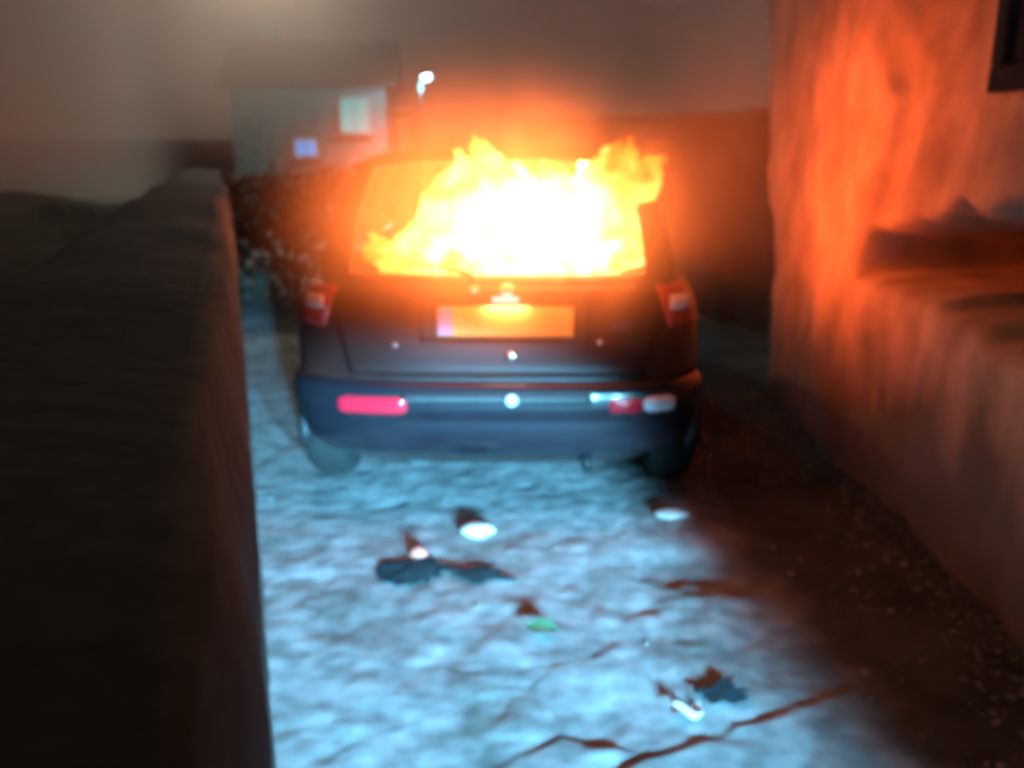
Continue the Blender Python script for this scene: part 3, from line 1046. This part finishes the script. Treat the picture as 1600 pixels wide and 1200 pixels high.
# ------------------------------------------------------------------ smoke from the car, with more added at left to glow
def smoke_nodes(t, out):
    tc = nd(t, 'ShaderNodeTexCoord')
    nz_ = nd(t, 'ShaderNodeTexNoise')
    nz_.inputs['Scale'].default_value = 0.55
    nz_.inputs['Detail'].default_value = 3
    nz_.inputs['Distortion'].default_value = 0.7
    t.links.new(tc.outputs['Object'], nz_.inputs['Vector'])
    m2 = nd(t, 'ShaderNodeMapRange')
    m2.inputs['From Min'].default_value = 0.30
    m2.inputs['From Max'].default_value = 0.72
    m2.inputs['To Min'].default_value = 0.35
    m2.inputs['To Max'].default_value = 1.0
    t.links.new(nz_.outputs['Fac'], m2.inputs['Value'])
    sx = nd(t, 'ShaderNodeSeparateXYZ')
    t.links.new(tc.outputs['Object'], sx.inputs[0])
    mz = nd(t, 'ShaderNodeMapRange', interpolation_type='SMOOTHSTEP')
    mz.inputs['From Min'].default_value = 1.1
    mz.inputs['From Max'].default_value = 2.8
    mz.inputs['To Min'].default_value = 0.0
    mz.inputs['To Max'].default_value = 1.0
    t.links.new(sx.outputs['Z'], mz.inputs['Value'])
    mu = nd(t, 'ShaderNodeMath', operation='MULTIPLY')
    dt = nd(t, 'ShaderNodeVectorMath', operation='DOT_PRODUCT')      # side distance from the lane
    dt.inputs[1].default_value = (RGT.x, RGT.y, 0)
    t.links.new(tc.outputs['Object'], dt.inputs[0])
    lf_ = nd(t, 'ShaderNodeMapRange', interpolation_type='SMOOTHSTEP')
    lf_.inputs['From Min'].default_value = -0.45
    lf_.inputs['From Max'].default_value = -1.6
    lf_.inputs['To Max'].default_value = 2.6  # extra low smoke added at left as a pale veil
    t.links.new(dt.outputs['Value'], lf_.inputs['Value'])
    mxz = nd(t, 'ShaderNodeMath', operation='MAXIMUM')
    t.links.new(mz.outputs['Result'], mxz.inputs[0])
    t.links.new(lf_.outputs['Result'], mxz.inputs[1])
    t.links.new(m2.outputs['Result'], mu.inputs[0])
    t.links.new(mxz.outputs[0], mu.inputs[1])
    dn0 = nd(t, 'ShaderNodeMath', operation='MULTIPLY')
    dn0.inputs[1].default_value = 0.085
    t.links.new(mu.outputs[0], dn0.inputs[0])
    # thick plume just above the burning cabin
    sb_ = nd(t, 'ShaderNodeVectorMath', operation='SUBTRACT')
    sb_.inputs[1].default_value = (0.40, 4.9, 1.8)
    t.links.new(tc.outputs['Object'], sb_.inputs[0])
    dv = nd(t, 'ShaderNodeVectorMath', operation='DIVIDE')
    dv.inputs[1].default_value = (2.3, 1.7, 1.7)
    t.links.new(sb_.outputs[0], dv.inputs[0])
    ln = nd(t, 'ShaderNodeVectorMath', operation='LENGTH')
    t.links.new(dv.outputs[0], ln.inputs[0])
    pm = nd(t, 'ShaderNodeMapRange', interpolation_type='SMOOTHSTEP')
    pm.inputs['From Min'].default_value = 0.1
    pm.inputs['From Max'].default_value = 1.0
    pm.inputs['To Min'].default_value = 0.42
    pm.inputs['To Max'].default_value = 0.0
    t.links.new(ln.outputs['Value'], pm.inputs['Value'])
    pn = nd(t, 'ShaderNodeMath', operation='MULTIPLY')
    t.links.new(pm.outputs[0], pn.inputs[0])
    t.links.new(m2.outputs[0], pn.inputs[1])
    # extra smoke added round the added lamp, to carry its glow
    sb2 = nd(t, 'ShaderNodeVectorMath', operation='SUBTRACT')
    sb2.inputs[1].default_value = (-3.3, 12.2, 4.6)
    t.links.new(tc.outputs['Object'], sb2.inputs[0])
    l2 = nd(t, 'ShaderNodeVectorMath', operation='LENGTH')
    t.links.new(sb2.outputs[0], l2.inputs[0])
    pm2 = nd(t, 'ShaderNodeMapRange', interpolation_type='SMOOTHSTEP')
    pm2.inputs['From Min'].default_value = 0.0
    pm2.inputs['From Max'].default_value = 4.0
    pm2.inputs['To Min'].default_value = 0.22
    pm2.inputs['To Max'].default_value = 0.0
    t.links.new(l2.outputs['Value'], pm2.inputs['Value'])
    ad2 = nd(t, 'ShaderNodeMath', operation='ADD')
    t.links.new(dn0.outputs[0], ad2.inputs[0])
    t.links.new(pm2.outputs[0], ad2.inputs[1])
    dn = nd(t, 'ShaderNodeMath', operation='ADD')
    t.links.new(ad2.outputs[0], dn.inputs[0])
    t.links.new(pn.outputs[0], dn.inputs[1])
    pv_ = nd(t, 'ShaderNodeVolumePrincipled')
    pv_.inputs['Color'].default_value = (0.62, 0.56, 0.52, 1)
    pv_.inputs['Anisotropy'].default_value = 0.0
    t.links.new(dn.outputs[0], pv_.inputs['Density'])
    t.links.new(pv_.outputs[0], out.inputs['Volume'])
bm = bmesh.new()
bmesh.ops.create_cube(bm, size=1)
for v in bm.verts:
    v.co = Vector((-4.0 + v.co.x * 10.9, 9.1 + v.co.y * 13.8, 3.1 + v.co.z * 5.6))
smk = bmo('smoke', bm, vol_mat('smoke_and_added_haze', smoke_nodes, 4.0))
kind(smk, 'stuff')

# ------------------------------------------------------------------ background: house, lamps, posts, shrubs
HX, HY = -4.35, 20.0
hs = thing('house', 'low pale house far behind with one lit window', 'house', (HX, HY, -0.35), R(4))
hw_, hh = 1.62, 2.86
win = [(0.70, 1.26, 1.95, 2.62, 'litpane'), (-0.30, 0.12, 1.45, 1.76, 'bluepane')]
bm = bmesh.new()
box_bm(2 * hw_, 4.0, hh, (0, 2.0, hh / 2), 0.0, 1, bm)
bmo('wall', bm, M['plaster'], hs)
for (x0, x1, z0, z1, mt_) in win:
    fw_ = bmesh.new()
    for (a, b, c, d) in ((x0 - .06, x1 + .06, z1, z1 + .06), (x0 - .06, x1 + .06, z0 - .06, z0), (x0 - .06, x0, z0, z1), (x1, x1 + .06, z0, z1), ((x0 + x1) / 2 - .015, (x0 + x1) / 2 + .015, z0, z1)):
        box_bm(b - a - .001, 0.07, d - c - .001, ((a + b) / 2, -0.02, (c + d) / 2), 0.0, 1, fw_)
    wf = bmo('window', fw_, M['frame'], hs)
    mid_ = (x0 + x1) / 2
    for (a, b) in ((x0, mid_ - .016), (mid_ + .016, x1)):
        bmo('pane', box_bm(b - a, 0.02, z1 - z0, ((a + b) / 2, -0.012, (z0 + z1) / 2)), M[mt_] if mt_ else M['shutter'], wf)
    bmo('sill', box_bm(x1 - x0 + 0.22, 0.14, 0.05, (mid_, -0.06, z0 - 0.09), 0.01, 1), M['plaster'], wf)
rv = [(-hw_ - .25, -.3, hh), (hw_ + .25, -.3, hh), (hw_ + .25, 4.3, hh), (-hw_ - .25, 4.3, hh), (-hw_ - .25, 2.0, hh + 1.1), (hw_ + .25, 2.0, hh + 1.1)]
rf = pyd('roof', rv, [(0, 1, 5, 4), (2, 3, 4, 5), (0, 4, 3), (1, 2, 5), (0, 3, 2, 1)], M['tile'], hs)
bmo('chimney', box_bm(0.4, 0.4, 0.9, (-1.1, 2.3, hh + 1.2), 0.02, 1), M['plaster'], rf)

def street_lamp(x, y, z0, h, arm, label, light_col, power, bulb_mat, bulb_r):
    t_ = thing('street_lamp', label, 'street lamp', (x, y, z0))
    bmo('pole', tube_bm([(0, 0, 0), (0, 0, 0.5), (0, 0, h - 0.3), (0.0, 0, h)], [0.08, 0.055, 0.045, 0.04], 12), M['iron'], t_, True)
    ps = [(0, 0, h - 0.05)] + [(arm * k / 6, 0, h - 0.05 + 0.25 * math.sin(math.pi / 2 * k / 6)) for k in range(1, 7)]
    bmo('arm', tube_bm(ps, 0.028, 10), M['iron'], t_, True)
    ex, ez = ps[-1][0], ps[-1][2]
    sgn = 1 if arm > 0 else -1
    hd = lathe_bm([(0.03, 0.10), (0.07, 0.09), (0.15, 0.02), (0.19, -0.05), (0.17, -0.05), (0.06, 0.04), (0.03, 0.05)], 20)
    sh_ = bmo('lamp_shade', hd, M['iron'], t_, True)
    sh_.location = (ex, 0, ez - 0.02)
    bb = bmesh.new()
    bmesh.ops.create_uvsphere(bb, u_segments=16, v_segments=10, radius=bulb_r)
    bu = bmo('bulb', bb, bulb_mat, t_, True)
    bu.location = (ex, 0, ez - 0.05 - bulb_r * 0.4)
    ld = bpy.data.lights.new('lamp_glow', 'POINT')
    ld.energy = power
    ld.color = light_col
    ld.shadow_soft_size = bulb_r
    lo_ = bpy.data.objects.new('lamp_glow', ld)
    COL.objects.link(lo_)
    lo_.parent = t_
    lo_.location = (ex, -0.02, ez - 0.05 - bulb_r * 1.6)
    return t_
street_lamp(-1.86, 19.0, -0.4, 2.95, 0.14, 'distant street lamp with a cold white light above the fire', (0.14, 0.85, 1.0), 560, M['lamp'], 0.085)
street_lamp(-8.6, 12.8, 0.55, 3.95, 5.4, 'unseen lamp added on a long arm for the glow at upper left', (1.0, 0.84, 0.66), 950, M['glowlamp'], 0.10)  # added above the view, only to make the glow in the smoke

# gate post beside the far lamp
gp = thing('gate_post', 'pale square gate post standing left of the distant lamp', 'post', (-1.62, 14.0, -0.3))
bmo('shaft', box_bm(0.20, 0.20, 2.15, (0, 0, 1.075), 0.015, 2), M['wood'], gp)
bmo('cap', box_bm(0.26, 0.26, 0.07, (0, 0, 2.187), 0.02, 2), M['wood'], gp)

def hedge(x0, x1, y, z, h, label, seed):
    rnd = random.Random(seed)
    t_ = thing('hedge', label, 'hedge', ((x0 + x1) / 2, y, z))
    hw = (x1 - x0) / 2
    top = lambda q: h * (0.90 + 0.16 * mnoise.noise(Vector((q * 0.9, seed, 0))) + 0.10 * mnoise.noise(Vector((q * 2.7, seed, 4))))
    bm_ = bmesh.new()
    n_ = int(hw * 2 / 0.45)
    for k in range(n_):
        q = -hw + 0.2 + k * 0.45
        tube_bm([(q, 0, -0.2), (q + rnd.uniform(-.1, .1), 0.05, h * .4), (q + rnd.uniform(-.2, .2), rnd.uniform(-.1, .1), top(q) * .85)], [0.03, 0.02, 0.006], 6, bm_)
    bmo('stem', bm_, M['bark'], t_)
    v_, f_ = [], []
    for k in range(int(hw * 2 * 2300)):
        q = rnd.uniform(-hw, hw)
        zz_ = rnd.random() ** 0.7 * top(q)
        p = Vector((q, rnd.uniform(-.32, .32) * (1 - 0.25 * zz_ / h) + 0.06 * mnoise.noise(Vector((q * 3, zz_ * 3, 0))), zz_ + rnd.gauss(0, 0.03)))
        u = Vector((rnd.gauss(0, 1), rnd.gauss(0, 1), rnd.gauss(0, .6))).normalized()
        s2 = u.cross(Vector((rnd.gauss(0, 1), rnd.gauss(0, 1), rnd.gauss(0, 1))).normalized()) * 0.034
        u = u * 0.085 * rnd.uniform(.7, 1.3)
        i0 = len(v_)
        v_ += [p, p + u * .5 + s2, p + u, p + u * .5 - s2]
        f_.append((i0, i0 + 1, i0 + 2, i0 + 3))
    pyd('foliage', v_, f_, M['leaf'], t_)
hedge(-2.75, -1.02, 8.6, -0.05, 1.36, 'dark hedge between the car and the pale house', 3)

# ------------------------------------------------------------------ litter and loose stones on the lane
def stone(name, x, y, sx, sy, sz, seed, mat, label, cat='stone', group=None, rz=0.0, sub=3, rough=0.22, sink=0.25):
    bm_ = bmesh.new()
    bmesh.ops.create_icosphere(bm_, subdivisions=sub, radius=1)
    for v in bm_.verts:
        k = 1 + rough * mnoise.noise(v.co * 1.3 + Vector((seed, 0, 0))) + rough * .5 * mnoise.noise(v.co * 3.1 + Vector((0, seed, 0)))
        v.co = Vector((v.co.x * sx * k, v.co.y * sy * k, v.co.z * sz * k))
    o_ = bmo(name, bm_, mat, None, True)
    o_.location = (x, y, gz(x, y) + sz * (1 - sink))
    o_.rotation_euler = (0, 0, rz)
    return tag(o_, label, cat, group)
stone('pale_stone', -0.14, 3.30, 0.066, 0.048, 0.027, 2.2, M['palestone'], 'bright white rounded stone lying behind the car bumper')
stone('brick_fragment', -0.353, 3.10, 0.036, 0.026, 0.024, 5.5, M['redbit'], 'small red brick fragment at the edge of the large dark patch', 'brick')
stone('flat_stone', 0.665, 3.46, 0.066, 0.042, 0.018, 8.5, M['palestone'], 'flat pale stone on the right below the reversing lamp')
# scrap of paper: bent sheet
v, f = [], []
for j in range(5):
    for i in range(6):
        x, y = (i - 2.5) * 0.017, (j - 2) * 0.014
        v.append((x, y, 0.010 + 0.010 * math.sin(i * 1.3) + 0.006 * math.cos(j * 1.7 + i)))
for j in range(4):
    for i in range(5):
        f.append((j * 6 + i, j * 6 + i + 1, (j + 1) * 6 + i + 1, (j + 1) * 6 + i))
sp = tag(pyd('paper_scrap', v, f, M['scrap'], None, True), 'crumpled white paper scrap beside the crack in the foreground', 'paper')
sp.location = (0.485, 2.155, gz(0.485, 2.155) + 0.004)
# green leaf: pointed blade with a fold along its rib
v, f = [], []
for i in range(9):
    t = i / 8
    wd = 0.034 * math.sin(math.pi * t) ** 0.8
    x = (t - 0.5) * 0.105
    z = 0.012 + 0.010 * math.sin(t * 3)
    v += [(x, -wd, z + 0.008), (x, 0, z), (x, wd, z + 0.010)]
for i in range(8):
    for j in range(2):
        f.append((i * 3 + j, i * 3 + j + 1, (i + 1) * 3 + j + 1, (i + 1) * 3 + j))
lf = tag(pyd('fallen_leaf', v, f, M['green'], None, True), 'green fallen leaf in the middle of the lit ground', 'leaf')
lf.location = (0.095, 2.56, gz(0.095, 2.56) + 0.002)
lf.rotation_euler = (R(8), 0, R(-12))
# dark ground patches with a ragged outline, built as thin crumpled sheets
def ragged_patch(x, y, rx, ry, seed, label, rz=0.0):
    bm_ = bmesh.new()
    nr_, na_ = 7, 36
    cen = bm_.verts.new((0, 0, 0.012))
    prev = None
    for q in range(1, nr_ + 1):
        ring = []
        for k in range(na_):
            a = 2 * math.pi * k / na_
            e_ = 1 + 0.62 * mnoise.noise(Vector((math.cos(a) * 1.6 + seed, math.sin(a) * 1.6, 0))) + 0.42 * mnoise.noise(Vector((math.cos(a) * 4 + seed, math.sin(a) * 5, 2)))
            r_ = q / nr_ * e_
            px, py = rx * r_ * math.cos(a), ry * r_ * math.sin(a)
            zz_ = 0.010 + 0.014 * abs(mnoise.noise(Vector((px * 16, py * 22, seed)))) * (1.1 - q / nr_) 
            ring.append(bm_.verts.new((px, py, zz_)))
        for k in range(na_):
            if prev is None:
                bm_.faces.new((cen, ring[k], ring[(k + 1) % na_]))
            else:
                bm_.faces.new((prev[k], ring[k], ring[(k + 1) % na_], prev[(k + 1) % na_]))
        prev = ring
    bmesh.ops.solidify(bm_, geom=bm_.faces[:], thickness=0.006)
    o_ = bmo('ground_patch', bm_, M['darkpatch'], None, True)
    o_.location = (x, y, gz(x, y) + 0.002)
    o_.rotation_euler = (0, 0, rz)
    return tag(o_, label, 'scrap')
ragged_patch(-0.385, 2.965, 0.165, 0.105, 3.0, 'large ragged dark patch lying just below the red fragment', R(4))
ragged_patch(-0.13, 2.945, 0.115, 0.050, 8.0, 'narrow dark patch at the right tip of the large ragged one', R(-10))
ragged_patch(0.605, 2.235, 0.075, 0.062, 14.0, 'small dark patch above the crack beside the white paper', R(20))
# loose rubble too small to count
rb = random.Random(12)
v, f = [], []
ico = bmesh.new()
bmesh.ops.create_icosphere(ico, subdivisions=1, radius=1)
iv = [x.co.copy() for x in ico.verts]
ifc = [[q.index for q in fc.verts] for fc in ico.faces]
ico.free()
px_, py_ = [], []
for k in range(1500):
    if rb.random() < 0.10:
        s_, o_ = rb.uniform(1.5, 8), rb.uniform(0.05, 2.2)
        p = lane(s_, o_)
        px_.append(p.x); py_.append(p.y)
    else:
        px_.append(1.6 - abs(rb.gauss(0, 0.22))); py_.append(rb.uniform(1.6, 6))
pz_ = ground_z(np.array(px_), np.array(py_))
for x, y, z in zip(px_, py_, pz_):
    r_ = min(0.016, rb.expovariate(1 / 0.003) + 0.002)
    i0 = len(v)
    m_ = Matrix.Rotation(rb.uniform(0, 6.28), 3, 'Z') @ Matrix.Diagonal((r_ * rb.uniform(.8, 1.4), r_ * rb.uniform(.7, 1.1), r_ * rb.uniform(.4, .8)))
    v += [m_ @ (c * (1 + rb.uniform(-.2, .2))) + Vector((x, y, float(z) + r_ * .25)) for c in iv]
    f += [tuple(i0 + q for q in fc) for fc in ifc]
rub = kind(pyd('rubble', v, f, M['grit']), 'stuff')
rub['label'] = 'loose grit and small stones scattered over the lane'
